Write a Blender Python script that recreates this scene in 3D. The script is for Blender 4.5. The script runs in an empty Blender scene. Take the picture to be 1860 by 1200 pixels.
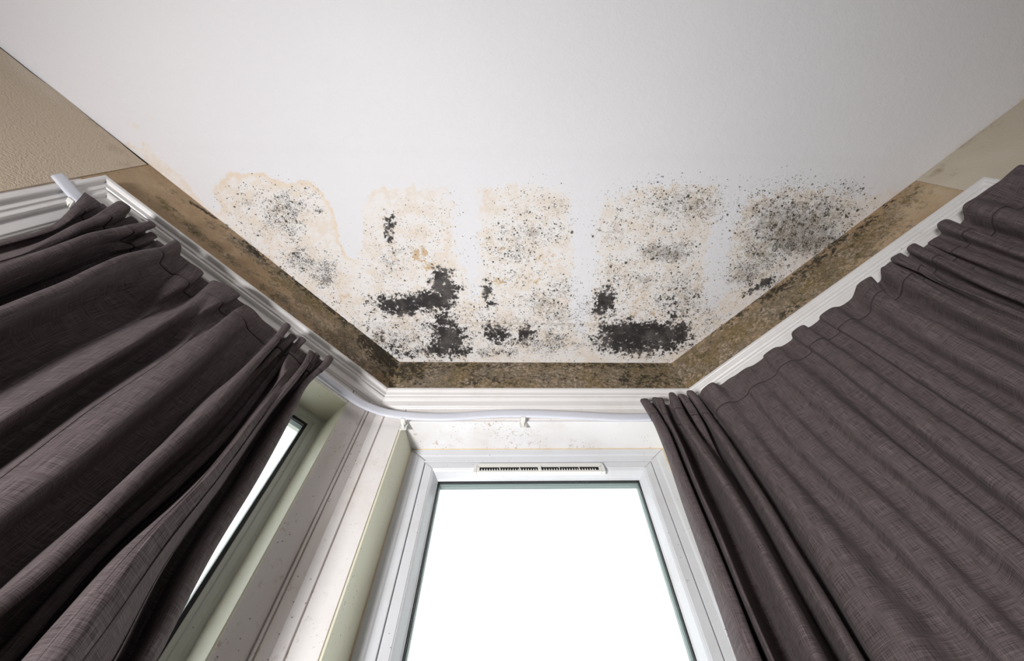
import bpy, bmesh, math, random
import numpy as np
from mathutils import Vector, Matrix

C = bpy.context.scene.collection
S = bpy.context.scene
random.seed(4)

# ---------------------------------------------------------------- camera
CAMZ = 1.2                                  # camera height over the floor; heights below are given from the camera
FPX, PITCH, YAW, ROLL, PPX, PPY = 810.2956, 1.0936, 0.0804, -0.0648, 963.854, 592.620
def cam_axes():
    f = np.array([math.sin(YAW)*math.cos(PITCH), math.cos(YAW)*math.cos(PITCH), math.sin(PITCH)])
    r = np.array([math.cos(YAW), -math.sin(YAW), 0.0]); u = np.cross(r, f)
    c, s = math.cos(ROLL), math.sin(ROLL)
    return c*r + s*u, -s*r + c*u, f
CR, CU, CF = cam_axes()
cam = bpy.data.cameras.new('camera'); co = bpy.data.objects.new('camera', cam); C.objects.link(co)
cam.sensor_width = 36; cam.lens = FPX/1860*36
cam.shift_x = (930-PPX)/1860; cam.shift_y = (PPY-600)/1860
cam.clip_start = 0.02
co.matrix_world = Matrix(((CR[0], CU[0], -CF[0], 0), (CR[1], CU[1], -CF[1], 0), (CR[2], CU[2], -CF[2], CAMZ), (0, 0, 0, 1)))
S.camera = co

# ---------------------------------------------------------------- sky, lights, exposure
w = bpy.data.worlds.new('overcast_sky'); S.world = w; w.use_nodes = True
bg = w.node_tree.nodes['Background']; bg.inputs[0].default_value = (0.96, 0.985, 1.0, 1); bg.inputs[1].default_value = 2.6
def area(name, loc, to, size, power, col=(1, 1, 1), spread=180):
    l = bpy.data.lights.new(name, 'AREA'); l.shape = 'DISK'; l.size = size; l.energy = power; l.color = col
    o = bpy.data.objects.new(name, l); C.objects.link(o); o.location = loc
    l.spread = math.radians(spread); o.rotation_euler = (Vector(to)-Vector(loc)).to_track_quat('-Z', 'Y').to_euler(); return o
area('room_lamp', (-0.80, -0.58, 0.38), (-0.02, 0.95, 2.25), 0.30, 20.5, (1.0, 0.985, 0.985), 112)
S.view_settings.view_transform = 'Standard'; S.view_settings.look = 'None'
S.view_settings.gamma = 1; S.view_settings.use_curve_mapping = False
S.view_settings.exposure = 0.15

# ---------------------------------------------------------------- the three facets of the bay
H = 1.3                                     # ceiling above the camera
D = 0.80995; XL, XR = -0.38729, 0.54608
AL, AR = 0.8037, 0.7958
class Facet:
    def __init__(s, P, A, N): s.P, s.A, s.N = np.array(P, float), np.array(A, float), np.array(N, float)
    def pt(s, a, z, d=0.0): return s.P + s.A*a + s.N*d + np.array([0, 0, z])
BACK = Facet((0, D, 0), (1, 0, 0), (0, 1, 0))
LEFT = Facet((XL, D, 0), (-math.cos(AL), -math.sin(AL), 0), (-math.sin(AL), math.cos(AL), 0))
RIGHT = Facet((XR, D, 0), (math.cos(AR), -math.sin(AR), 0), (math.sin(AR), math.cos(AR), 0))
def ray(u, v): return CF + (u-PPX)/FPX*CR - (v-PPY)/FPX*CU
def at_z(u, v, z): d = ray(u, v); return d*z/d[2]
def at_plane(u, v, F, off=0.0):             # where a measured direction meets a real wall plane
    d = ray(u, v); P = F.P + F.N*off; return d*((P@F.N)/(d@F.N))
def sz(F, X): return (X-F.P)@F.A, X[2]

# ---------------------------------------------------------------- mesh helpers
def link(name, me, mats, parent=None):
    o = bpy.data.objects.new(name, me); C.objects.link(o)
    for m in (mats if isinstance(mats, (list, tuple)) else [mats]): me.materials.append(m)
    if parent is not None:
        o.parent = parent
        q = parent
        while q is not None:
            for v in me.vertices: v.co -= q.location
            q = q.parent
    return o
def build(name, V, Fc, mats, parent=None, smooth=False, fm=None, uv=None, recalc=True):
    V = np.asarray(V, float).copy(); V[:, 2] += CAMZ
    me = bpy.data.meshes.new(name); me.from_pydata(V.tolist(), [], [tuple(f) for f in Fc])
    if fm is not None: me.polygons.foreach_set('material_index', fm)
    if uv is not None:
        l = me.uv_layers.new(name='UVMap'); idx = np.zeros(len(me.loops), int); me.loops.foreach_get('vertex_index', idx)
        l.data.foreach_set('uv', np.asarray(uv, float)[idx].ravel())
    me.update()
    if recalc:
        b = bmesh.new(); b.from_mesh(me); bmesh.ops.recalc_face_normals(b, faces=b.faces); b.to_mesh(me); b.free()
    if smooth: me.polygons.foreach_set('use_smooth', [True]*len(me.polygons))
    return link(name, me, mats, parent)
class MB:
    def __init__(s): s.V = []; s.F = []; s.M = []
    def add(s, V, F, m=0):
        k = len(s.V); s.V += [tuple(v) for v in V]; s.F += [tuple(i+k for i in f) for f in F]; s.M += [m]*len(F); return s
    def box(s, F, a0, a1, z0, z1, d0, d1, m=0):
        V = [F.pt(a, z, d) for a in (a0, a1) for z in (z0, z1) for d in (d0, d1)]
        return s.add(V, [(0, 1, 3, 2), (4, 6, 7, 5), (0, 4, 5, 1), (2, 3, 7, 6), (0, 2, 6, 4), (1, 5, 7, 3)], m)
    def ring(s, F, a0, a1, z0, z1, prof, closed=True, m=0, bottom=True):
        # a profile [(inset, depth)] swept round the rectangle with mitred corners
        n = len(prof); V = []
        for ca, cz, ia, iz in ((a0, z0, 1, 1), (a0, z1, 1, -1), (a1, z1, -1, -1), (a1, z0, -1, 1)):
            for w_, d in prof: V.append(F.pt(ca+ia*w_, cz+iz*w_, d))
        Fc = []
        for c in range(4 if bottom else 3):
            c2 = (c+1) % 4
            for i in range(n if closed else n-1):
                j = (i+1) % n; Fc.append((c*n+i, c*n+j, c2*n+j, c2*n+i))
        return s.add(V, Fc, m)
    def build(s, name, mats, parent=None, smooth=False): return build(name, s.V, s.F, mats, parent, smooth, s.M)
def bevel(o, wd=0.0015, seg=2):
    m = o.modifiers.new('soft_edges', 'BEVEL'); m.width = wd; m.segments = seg; m.limit_method = 'ANGLE'; m.angle_limit = math.radians(35); return o
def empty(name, loc):
    o = bpy.data.objects.new(name, None); C.objects.link(o); o.location = (loc[0], loc[1], loc[2]+CAMZ); o.empty_display_size = 0.05; return o
def tag(o, label, cat, group=None):
    o['label'] = label; o['category'] = cat
    if group: o['group'] = group
    return o
def struct(o, label=None, cat=None):
    o['kind'] = 'structure'
    if label: o['label'] = label
    if cat: o['category'] = cat
    return o

# ---------------------------------------------------------------- materials
class NT:
    def __init__(s, name, rough=0.6, spec=0.5):
        s.m = bpy.data.materials.new(name); s.m.use_nodes = True; s.t = s.m.node_tree; s.n = s.t.nodes
        s.b = s.n['Principled BSDF']; s.b.inputs['Roughness'].default_value = rough
        s.b.inputs['Specular IOR Level'].default_value = spec
        s.tc = s.n.new('ShaderNodeTexCoord'); s.obj = s.tc.outputs['Object']; s.uv = s.tc.outputs['UV']
    def L(s, a, b): s.t.links.new(a, b)
    def put(s, sock, v):
        if isinstance(v, bpy.types.NodeSocket): s.L(v, sock)
        elif isinstance(v, (tuple, list)) and len(v) == 3 and sock.type == 'RGBA': sock.default_value = (*v, 1)
        else: sock.default_value = v
    def mapv(s, src, scale=(1, 1, 1), loc=(0, 0, 0)):
        n = s.n.new('ShaderNodeMapping'); s.L(src, n.inputs[0]); n.inputs['Scale'].default_value = scale; n.inputs['Location'].default_value = loc; return n.outputs[0]
    def noise(s, scale, detail=4, rough=0.6, src=None, dist=0.0, w_=None):
        n = s.n.new('ShaderNodeTexNoise'); s.L(src or s.obj, n.inputs['Vector']); n.inputs['Scale'].default_value = scale
        n.inputs['Detail'].default_value = detail; n.inputs['Roughness'].default_value = rough; n.inputs['Distortion'].default_value = dist; return n.outputs[0]
    def vor(s, scale, src=None, rand=1.0, dim='2D'):
        n = s.n.new('ShaderNodeTexVoronoi'); n.voronoi_dimensions = dim; s.L(src or s.obj, n.inputs['Vector']); n.inputs['Scale'].default_value = scale; n.inputs['Randomness'].default_value = rand
        sp = s.n.new('ShaderNodeSeparateColor'); s.L(n.outputs['Color'], sp.inputs[0]); return n.outputs['Distance'], sp.outputs[0], sp.outputs[1]
    def math(s, op, a, b=0.0, c=None, clamp=False):
        n = s.n.new('ShaderNodeMath'); n.operation = op; n.use_clamp = clamp; s.put(n.inputs[0], a); s.put(n.inputs[1], b)
        if c is not None: s.put(n.inputs[2], c)
        return n.outputs[0]
    def step(s, v, lo, hi, a=0.0, b=1.0):
        n = s.n.new('ShaderNodeMapRange'); n.interpolation_type = 'SMOOTHSTEP'; s.put(n.inputs[0], v)
        for i, q in zip((1, 2, 3, 4), (lo, hi, a, b)): s.put(n.inputs[i], q)
        return n.outputs[0]
    def mix(s, fac, a, b):
        n = s.n.new('ShaderNodeMix'); n.data_type = 'RGBA'; s.put(n.inputs[0], fac); s.put(n.inputs[6], a); s.put(n.inputs[7], b); return n.outputs[2]
    def attr(s, name):
        n = s.n.new('ShaderNodeAttribute'); n.attribute_name = name; return n.outputs['Fac']
    def bump(s, h, strength=0.3, dist=0.002, prev=None):
        n = s.n.new('ShaderNodeBump'); n.inputs['Strength'].default_value = strength; n.inputs['Distance'].default_value = dist
        s.L(h, n.inputs['Height'])
        if prev: s.L(prev, n.inputs['Normal'])
        return n.outputs[0]
    def done(s, col, normal=None):
        s.put(s.b.inputs['Base Color'], col)
        if normal: s.L(normal, s.b.inputs['Normal'])
        return s.m

def mat_ceiling():
    t = NT('painted_ceiling_paper', 0.75, 0.3)
    cn = lambda n, w=.16: t.step(n, .5-w, .5+w)
    n1 = cn(t.noise(16, 5, .6)); n2 = cn(t.noise(75, 5, .65)); n3 = cn(t.noise(300, 4, .7), .2); n4 = cn(t.noise(40, 6, .7, dist=.6))
    st = t.attr('stain'); sp = t.attr('speck'); bl = t.attr('black'); oc = t.attr('ochre'); gr = t.attr('grey'); jn = t.attr('joint'); td = t.attr('tide')
    col = t.mix(t.noise(3.0, 2, .5), (.80, .795, .825), (.84, .84, .86))
    sm = t.math('ADD', st, t.math('MULTIPLY', t.math('SUBTRACT', n4, .5), .35))
    inside = t.step(sm, .38, .62); rim = t.math('MULTIPLY', t.math('SUBTRACT', inside, t.step(sm, .62, 1.0)), td)
    stn = t.math('MULTIPLY', inside, t.math('MULTIPLY', t.step(t.math('ADD', n2, n1), .5, 1.5), .85))
    col = t.mix(t.math('MULTIPLY', inside, .6), col, (.86, .82, .78))
    col = t.mix(t.math('MULTIPLY', stn, t.math('ADD', .35, t.math('MULTIPLY', n1, .5))), col, (.79, .69, .585))
    col = t.mix(t.math('MULTIPLY', rim, .7), col, (.80, .66, .50))
    of = t.step(t.math('ADD', oc, t.math('MULTIPLY', t.math('SUBTRACT', n2, .5), .7)), .42, .80)
    col = t.mix(t.math('MULTIPLY', of, .7), col, (.55, .35, .13))
    # grey fuzz, grainy
    gr = t.math('MAXIMUM', gr, t.math('MULTIPLY', bl, .75))
    gf = t.step(t.math('ADD', t.math('MULTIPLY', gr, 1.0), t.math('MULTIPLY', t.math('SUBTRACT', t.math('ADD', t.math('MULTIPLY', n3, .65), t.math('MULTIPLY', n4, .35)), .5), 1.5)), .42, 1.0)
    gf = t.math('MULTIPLY', gf, t.step(gr, .03, .3))
    col = t.mix(t.math('MULTIPLY', gf, .88), col, (.10, .10, .105))
    warp = t.n.new('ShaderNodeVectorMath'); warp.operation = 'ADD'
    nz = t.n.new('ShaderNodeTexNoise'); nz.inputs['Scale'].default_value = 220; t.L(t.obj, nz.inputs['Vector'])
    sc = t.n.new('ShaderNodeVectorMath'); sc.operation = 'SCALE'; t.L(nz.outputs['Color'], sc.inputs[0]); sc.inputs['Scale'].default_value = .005
    t.L(t.obj, warp.inputs[0]); t.L(sc.outputs[0], warp.inputs[1]); W = warp.outputs[0]
    col = t.mix(t.math('MULTIPLY', t.step(t.math('ADD', sp, t.math('MULTIPLY', t.math('SUBTRACT', n2, .5), .5)), .35, 1.3), .62), col, (.20, .175, .14))
    clump = t.math('MULTIPLY', sp, t.math('ADD', .12, t.math('MULTIPLY', t.math('MULTIPLY', n4, cn(t.noise(95, 3, .6))), 2.0)))
    for scale, rmax, k in ((64, .33, .42), (110, .36, .65), (210, .36, .95), (380, .36, .9)):
        d, r1, r2 = t.vor(scale, W)
        on = t.math('LESS_THAN', r1, t.math('SUBTRACT', t.math('MULTIPLY', clump, k), .045 if scale < 200 else .01))
        rad = t.math('ADD', t.math('MULTIPLY', r2, rmax*.8), rmax*.35)
        dot = t.math('MULTIPLY', on, t.step(t.math('SUBTRACT', rad, d), -.06, .10))
        col = t.mix(t.math('MULTIPLY', dot, .93), col, t.mix(r2, (.030, .028, .018), (.085, .078, .058)))
    # black colonies: merged round spots with pale pinholes
    d, r1, r2 = t.vor(95, W)
    lump = t.math('MULTIPLY', t.math('SUBTRACT', .62, d), .55)
    bn = t.math('ADD', t.math('ADD', t.math('MULTIPLY', t.math('SUBTRACT', n2, .5), .55), t.math('MULTIPLY', t.math('SUBTRACT', n4, .5), .45)), lump)
    bf = t.math('MULTIPLY', t.step(t.math('ADD', bl, bn), .50, .84), t.step(bl, .06, .22))
    col = t.mix(t.math('MULTIPLY', bf, .96), col, t.mix(t.step(t.math('ADD', t.math('MULTIPLY', n3, .5), t.math('MULTIPLY', n1, .5)), .4, 1.0), (.020, .017, .017), (.13, .12, .115)))
    col = t.mix(t.math('MULTIPLY', jn, .35), col, (.55, .48, .40))
    h = t.math('ADD', t.math('MULTIPLY', n2, .35), t.math('MULTIPLY', t.noise(34, 3, .5), 1.1))
    nrm = t.bump(h, .22, .004)
    nrm = t.bump(n3, .10, .0010, nrm)
    return t.done(col, nrm)

def mat_band():
    t = NT('mouldy_plaster', 0.8, 0.25)
    cn = lambda n, w=.16: t.step(n, .5-w, .5+w)
    n0 = cn(t.noise(7, 4, .6)); n1 = cn(t.noise(26, 6, .7, dist=.5)); n2 = cn(t.noise(85, 6, .72, dist=.4)); n3 = cn(t.noise(280, 4, .7), .2)
    mo = t.attr('mould'); dk = t.attr('dark'); pa = t.attr('pale')
    col = t.mix(t.math('ADD', t.math('MULTIPLY', n1, .5), t.math('MULTIPLY', n0, .5)), (.37, .25, .145), (.53, .39, .25))
    col = t.mix(t.math('MULTIPLY', n2, .25), col, (.33, .25, .17))
    col = t.mix(t.math('MULTIPLY', pa, .8), col, t.mix(n1, (.66, .55, .40), (.56, .43, .26)))
    mix3 = t.math('ADD', t.math('ADD', t.math('MULTIPLY', n1, .45), t.math('MULTIPLY', n2, .35)), t.math('MULTIPLY', n3, .20))
    m1 = t.step(t.math('ADD', mo, t.math('MULTIPLY', t.math('SUBTRACT', mix3, .5), 1.5)), .22, .85)
    col = t.mix(t.math('MULTIPLY', m1, .88), col, t.mix(n0, (.165, .122, .045), (.165, .142, .108)))
    fine = t.math('ADD', t.math('MULTIPLY', cn(t.noise(95, 5, .7, dist=.5)), .6), t.math('MULTIPLY', n3, .4))
    fl = t.math('MULTIPLY', m1, t.math('MULTIPLY', t.step(fine, .42, .85), t.math('ADD', .25, t.math('MULTIPLY', cn(t.noise(18, 4, .6)), .75))))
    col = t.mix(t.math('MULTIPLY', fl, .95), col, (.60, .48, .38))
    d1 = t.step(t.math('ADD', t.math('ADD', dk, t.math('MULTIPLY', mo, .27)), t.math('MULTIPLY', t.math('SUBTRACT', t.math('ADD', t.math('MULTIPLY', n2, .6), t.math('MULTIPLY', n1, .4)), .5), 1.1)), .45, .85)
    col = t.mix(t.math('MULTIPLY', d1, .9), col, (.028, .024, .016))
    d2 = t.math('MULTIPLY', t.step(mo, .2, .8), t.step(n3, .62, .9))
    col = t.mix(t.math('MULTIPLY', d2, .6), col, (.045, .038, .022))
    nrm = t.bump(t.math('ADD', t.math('MULTIPLY', n2, .5), t.math('MULTIPLY', n1, .6)), .35, .003)
    return t.done(col, nrm)

def mat_wallpaper(name, c1, c2, bump=.9):
    t = NT(name, 0.75, 0.3)
    n1 = t.noise(210, 3, .6); n2 = t.noise(7, 4, .6); n3 = t.noise(30, 5, .7)
    col = t.mix(n2, c1, c2)
    mo = t.attr('mould'); dk = t.attr('dark'); pa = t.attr('pale')
    col = t.mix(t.math('MULTIPLY', pa, .6), col, (.74, .66, .56))
    m1 = t.step(t.math('ADD', mo, t.math('MULTIPLY', t.math('SUBTRACT', n3, .5), 1.5)), .35, .8)
    col = t.mix(t.math('MULTIPLY', m1, .6), col, (.27, .19, .085))
    d1 = t.step(t.math('ADD', dk, t.math('MULTIPLY', t.math('SUBTRACT', t.noise(70, 5, .7), .5), 1.6)), .5, .9)
    col = t.mix(t.math('MULTIPLY', d1, .75), col, (.07, .06, .045))
    return t.done(col, t.bump(n1, bump, .0040))

def mat_paint(name, base, dirt=.5, spots=.0, rough=.38, streak=(1, 1, 1), green=0.0):
    t = NT(name, rough, 0.5)
    n1 = t.noise(9, 5, .65, t.mapv(t.obj, streak)); n2 = t.noise(60, 5, .7); n3 = t.noise(210, 3, .6)
    col = t.mix(t.step(n1, .45, .75, 0, dirt), base, (base[0]*.80, base[1]*.74, base[2]*.68))
    if green: col = t.mix(t.step(t.noise(5, 3, .6), .3, .6, green*.5, green), col, (.70, .68, .47))
    if spots:
        cl = t.step(t.noise(6, 4, .65), .45, .7, 0, spots)
        d, r1, r2 = t.vor(230, dim='3D')
        dot = t.math('MULTIPLY', t.math('LESS_THAN', r1, t.math('MULTIPLY', cl, .30)), t.step(t.math('SUBTRACT', t.math('MULTIPLY', r2, .35), d), -.03, .08))
        col = t.mix(t.math('MULTIPLY', dot, .8), col, (.10, .065, .035))
        sm = t.math('MULTIPLY', cl, t.step(n2, .56, .68)); col = t.mix(t.math('MULTIPLY', sm, .45), col, (.36, .25, .17))
    return t.done(col, t.bump(t.math('ADD', t.math('MULTIPLY', n2, .4), t.noise(14, 3, .5)), .25, .0018))

def mat_plain(name, col, rough=.4, spec=.5, metal=0):
    t = NT(name, rough, spec); t.b.inputs['Metallic'].default_value = metal
    n = t.noise(30, 3, .5); return t.done(t.mix(n, col, tuple(c*.93 for c in col)))

def mat_fabric():
    t = NT('slub_weave_fabric', .85, .2)
    t.b.inputs['Sheen Weight'].default_value = .04; t.b.inputs['Sheen Roughness'].default_value = .4
    t.b.inputs['Sheen Tint'].default_value = (.75, .70, .72, 1)
    a = t.noise(1, 3, .65, t.mapv(t.uv, (1300, 26, 1)))       # threads running down
    b = t.noise(1, 3, .65, t.mapv(t.uv, (30, 1500, 1)))      # threads running across
    c = t.noise(1, 2, .5, t.mapv(t.uv, (260, 260, 1)))
    f = t.math('ADD', t.math('MULTIPLY', a, .5), t.math('MULTIPLY', b, .5))
    f = t.step(f, .38, .64)
    col = t.mix(f, (.040, .030, .031), (.182, .145, .149))
    col = t.mix(t.math('MULTIPLY', c, .15), col, (.085, .066, .072))
    h = t.math('ADD', a, b)
    return t.done(col, t.bump(h, .35, .0007))

def mat_glass():
    m = bpy.data.materials.new('window_glass'); m.use_nodes = True; t = m.node_tree; t.nodes.clear()
    o = t.nodes.new('ShaderNodeOutputMaterial'); mx = t.nodes.new('ShaderNodeMixShader'); tr = t.nodes.new('ShaderNodeBsdfTransparent')
    gl = t.nodes.new('ShaderNodeBsdfGlossy'); gl.inputs['Roughness'].default_value = .01; fr = t.nodes.new('ShaderNodeLayerWeight'); pw = t.nodes.new('ShaderNodeMath'); pw.operation = 'POWER'; pw.inputs[1].default_value = 5; t.links.new(fr.outputs['Facing'], pw.inputs[0]); ml = t.nodes.new('ShaderNodeMath'); ml.operation = 'MULTIPLY_ADD'; ml.inputs[1].default_value = .9; ml.inputs[2].default_value = .03; t.links.new(pw.outputs[0], ml.inputs[0])
    tr.inputs[0].default_value = (.975, .985, .98, 1)
    t.links.new(ml.outputs[0], mx.inputs[0]); t.links.new(tr.outputs[0], mx.inputs[1]); t.links.new(gl.outputs[0], mx.inputs[2]); t.links.new(mx.outputs[0], o.inputs[0]); return m

M_CEIL = mat_ceiling(); M_BAND = mat_band()
M_PAPERL = mat_wallpaper('beige_woodchip_wallpaper', (.60, .49, .375), (.66, .545, .42))
M_PAPERR = mat_wallpaper('cream_wallpaper', (.56, .49, .38), (.62, .56, .46), .35)
M_WHITE = mat_paint('white_gloss_paint', (.77, .745, .73), .6, .7)
M_ARCH = mat_paint('white_architrave_paint', (.76, .745, .735), .35, .12, .25)
M_BOARD = mat_paint('stained_white_board_paint', (.74, .70, .68), .7, 1.3, .42, (1, 1, .25))
M_JAMB = mat_paint('yellow_green_jamb_paint', (.76, .75, .66), .5, .8, .45, (1, 1, .3), .55)  # jamb paint mottled towards yellow-green
M_SOFF = mat_paint('spotted_soffit_paint', (.78, .775, .78), .5, 3.0, .4)
M_PVC = mat_paint('white_plastic_frame', (.665, .68, .71), .3, .35, .3)
M_PVCG = mat_paint('white_plastic_green_reflection', (.68, .71, .65), .35, .3, .33)  # white plastic with the green reflected from outdoors put into its colour
M_GAP = mat_plain('dark_gap', (.02, .02, .02), .8, .2)
M_RUB = mat_plain('black_rubber', (.015, .016, .017), .5, .4)
M_SPACER = mat_plain('green_grey_spacer', (.22, .27, .26), .45, .4)
M_RAIL = mat_plain('white_plastic_rail', (.72, .74, .82), .3, .5)
M_VENT = mat_plain('ivory_plastic', (.78, .77, .73), .4, .5)
M_FAB = mat_fabric(); M_GLASS = mat_glass()
M_GRIME = mat_plain('brown_grime', (.20, .15, .10), .8, .2)
M_RUST = mat_paint('rusty_sealant', (.62, .50, .33), .9, .6, .6)
M_WALL = mat_plain('magnolia_wall_paint', (.62, .56, .47), .7, .3)
M_FLOOR = mat_plain('brown_carpet', (.30, .25, .21), .9, .1)
M_GROUND = mat_plain('pale_paving', (.70, .70, .70), .9, .1)
M_STITCH = mat_plain('dark_stitching', (.07, .055, .058), .8, .1)

# ---------------------------------------------------------------- growth maps (centres measured on the surface, radii follow)
def blobs(pts, lst, project):
    """sum of soft elliptical patches; lst rows: u, v, ru, rv, amp[, angle]; evaluated in the surface's own plane coordinates"""
    out = np.zeros(len(pts))
    for b in lst:
        u, v, ru, rv, amp = b[:5]; ang = math.radians(b[5]) if len(b) > 5 else 0
        c = project(u, v); ca, sa = math.cos(ang), math.sin(ang)
        e1 = (project(u+ru*ca, v+ru*sa)-project(u-ru*ca, v-ru*sa))/2
        e2 = (project(u-rv*sa, v+rv*ca)-project(u+rv*sa, v-rv*ca))/2
        A = np.linalg.inv(np.array([e1, e2]).T); q = (pts-c)@A.T
        r2 = (q**2).sum(1); out = np.maximum(out, amp*np.exp(-r2**1.15*.9))*1.0 + 0.25*np.minimum(out, amp*np.exp(-r2**1.15*.9))
    return out
def sdf(pts, poly):
    poly = np.array(poly); ins = np.zeros(len(pts), bool); dm = np.full(len(pts), 1e9)
    for i in range(len(poly)):
        a, b = poly[i-1], poly[i]; e = b-a; w_ = pts-a
        t = np.clip((w_@e)/(e@e), 0, 1); dm = np.minimum(dm, ((w_-t[:, None]*e)**2).sum(1))
        c1 = (a[1] > pts[:, 1]) != (b[1] > pts[:, 1])
        if abs(b[1]-a[1]) > 1e-9: ins ^= c1 & (pts[:, 0] < (b[0]-a[0])*(pts[:, 1]-a[1])/(b[1]-a[1])+a[0])
    return np.where(ins, 1, -1)*np.sqrt(dm)
def add_attr(o, name, vals):
    a = o.data.attributes.new(name, 'FLOAT', 'POINT'); a.data.foreach_set('value', np.asarray(vals, 'f'))

# ================================================================ CEILING
def make_ceiling():
    xs = np.unique(np.round(np.concatenate([np.linspace(-4, -1.3, 8), np.arange(-1.3, 1.45, .004), np.linspace(1.45, 4, 8)]), 4))
    ys = np.unique(np.round(np.concatenate([np.linspace(-4, -.1, 10), np.arange(-.1, .30, .02), np.arange(.30, D+.03, .004), [D+.06, D+.1, D+.14]]), 4))
    X, Y = np.meshgrid(xs, ys, indexing='ij'); P = np.stack([X.ravel(), Y.ravel()], 1)
    nx, ny = len(xs), len(ys)
    i, j = np.meshgrid(np.arange(nx-1), np.arange(ny-1), indexing='ij'); i = i.ravel(); j = j.ravel()
    q = np.stack([i*ny+j, i*ny+j+1, (i+1)*ny+j+1, (i+1)*ny+j], 1)
    inn = np.ones(len(P), bool)
    for F in (LEFT, RIGHT): inn &= ((P-F.P[:2])@F.N[:2]) < .14
    keep = inn[q].any(1)
    q = q[keep]
    # the paper sags a little: gentle real undulation
    Z = H + .0015*np.sin(X*7+Y*5).ravel()*np.clip((D-Y.ravel())/.3, 0, 1)*0.6
    # board joint near the wall: a raised seam
    jy = at_z(960, 586, H)[1]; Z = Z - .0012*np.exp(-((Y.ravel()-jy)/.004)**2)*(np.abs(X.ravel()-.05) < .6)
    V = np.stack([P[:, 0], P[:, 1], Z], 1)
    o = build('ceiling', V, q, M_CEIL, recalc=False)
    o.data.flip_normals() if o.data.polygons[0].normal.z > 0 else None
    pj = lambda u, v: at_z(u, v, H)[:2]
    poly = [(230, 262), (250, 268), (268, 262), (285, 285), (330, 322), (372, 372), (396, 386), (405, 375), (384, 345), (400, 333), (418, 313), (428, 309), (434, 318), (461, 315), (481, 317), (500, 326), (527, 335), (544, 326), (572, 333), (593, 360), (607, 391), (618, 440), (632, 466), (648, 470), (658, 450), (662, 420), (662, 372), (672, 350),
            (700, 340), (800, 342), (820, 370), (824, 454), (838, 482), (849, 515), (854, 545), (868, 545), (873, 457), (875, 345), (950, 338), (1020, 345), (1033, 370), (1040, 457), (1036, 517), (1033, 576), (1046, 606), (1062, 606), (1066, 580), (1084, 510), (1088, 457), (1084, 415), (1100, 368), (1168, 340), (1297, 338), (1312, 370), (1290, 422), (1280, 475), (1278, 552), (1290, 566), (1330, 525), (1325, 468), (1336, 415), (1360, 363), (1420, 345), (1500, 345), (1560, 360), (1640, 342), (1700, 300), (1860, 180), (1900, 260), (1500, 560), (1222, 700), (729, 700), (300, 360), (180, 240)]
    sd = sdf(P, [pj(*p) for p in poly])
    st = np.clip(.5+sd/np.where(P[:, 0] < -.30, .030, .085), 0, 1)
    fade = np.clip((P[:, 0]-.62)/.25, 0, 1)*.25; st = np.clip(st-fade*0, 0, 1)
    st = np.maximum(st, blobs(P, [(262, 225, 30, 36, .42), (215, 205, 40, 14, .3, 45)], pj))
    add_attr(o, 'stain', st); add_attr(o, 'tide', np.clip((-.47-P[:, 0])/.02, .10, 1)*np.clip((P[:, 0]+.90)/.1, .15, 1))
    speck = [(520, 375, 42, 32, .50), (530, 402, 30, 38, .5), (460, 360, 60, 32, .22), (560, 350, 22, 10, .4), (580, 382, 10, 7, .9), (540, 470, 34, 28, .5), (580, 485, 38, 28, .5), (592, 512, 15, 10, .6), (480, 420, 70, 45, .22), (600, 560, 60, 40, .2),
             (740, 420, 70, 60, .12), (740, 470, 80, 60, .18), (790, 410, 30, 40, .16), (820, 380, 30, 30, .1), (700, 500, 50, 40, .18),
             (960, 385, 65, 42, .22), (1012, 375, 22, 18, .5), (945, 428, 52, 30, .48), (900, 440, 35, 25, .3), (972, 420, 22, 18, .55), (930, 462, 45, 20, .5), (1005, 420, 32, 28, .42), (1020, 522, 28, 22, .6), (980, 545, 34, 18, .6), (1000, 562, 44, 20, .55), (1015, 577, 22, 12, .6), (930, 500, 45, 25, .3), (960, 500, 80, 80, .16),
             (1250, 372, 62, 36, .62), (1285, 370, 32, 32, .55), (1200, 362, 60, 30, .38), (1150, 380, 45, 32, .28), (1115, 420, 32, 28, .5), (1200, 415, 85, 45, .30), (1212, 462, 48, 20, .85), (1190, 455, 34, 16, .75), (1240, 450, 22, 24, .6), (1110, 500, 28, 32, .5), (1150, 512, 34, 28, .42), (1135, 478, 30, 20, .4), (1172, 508, 22, 16, .6), (1240, 530, 42, 50, .62), (1272, 560, 34, 28, .4), (1190, 540, 80, 50, .28), (1090, 560, 40, 22, .6),
             (1450, 400, 95, 52, .75), (1400, 392, 55, 40, .68), (1490, 382, 66, 36, .72), (1440, 432, 74, 32, .95), (1480, 442, 62, 26, .95), (1385, 460, 48, 40, .72), (1360, 492, 38, 32, .75), (1338, 505, 22, 16, .7), (1400, 512, 44, 20, .7), (1542, 342, 24, 14, .5), (1545, 370, 40, 30, .3), (1520, 420, 50, 30, .55), (1430, 340, 70, 20, .3),
             (790, 590, 140, 60, .42), (960, 600, 130, 50, .45), (1180, 600, 110, 50, .5), (700, 620, 50, 35, .5), (1300, 600, 60, 40, .3), (420, 470, 60, 14, .22, 38), (600, 610, 120, 16, .3, 38)]
    add_attr(o, 'speck', blobs(P, speck, pj))
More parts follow.
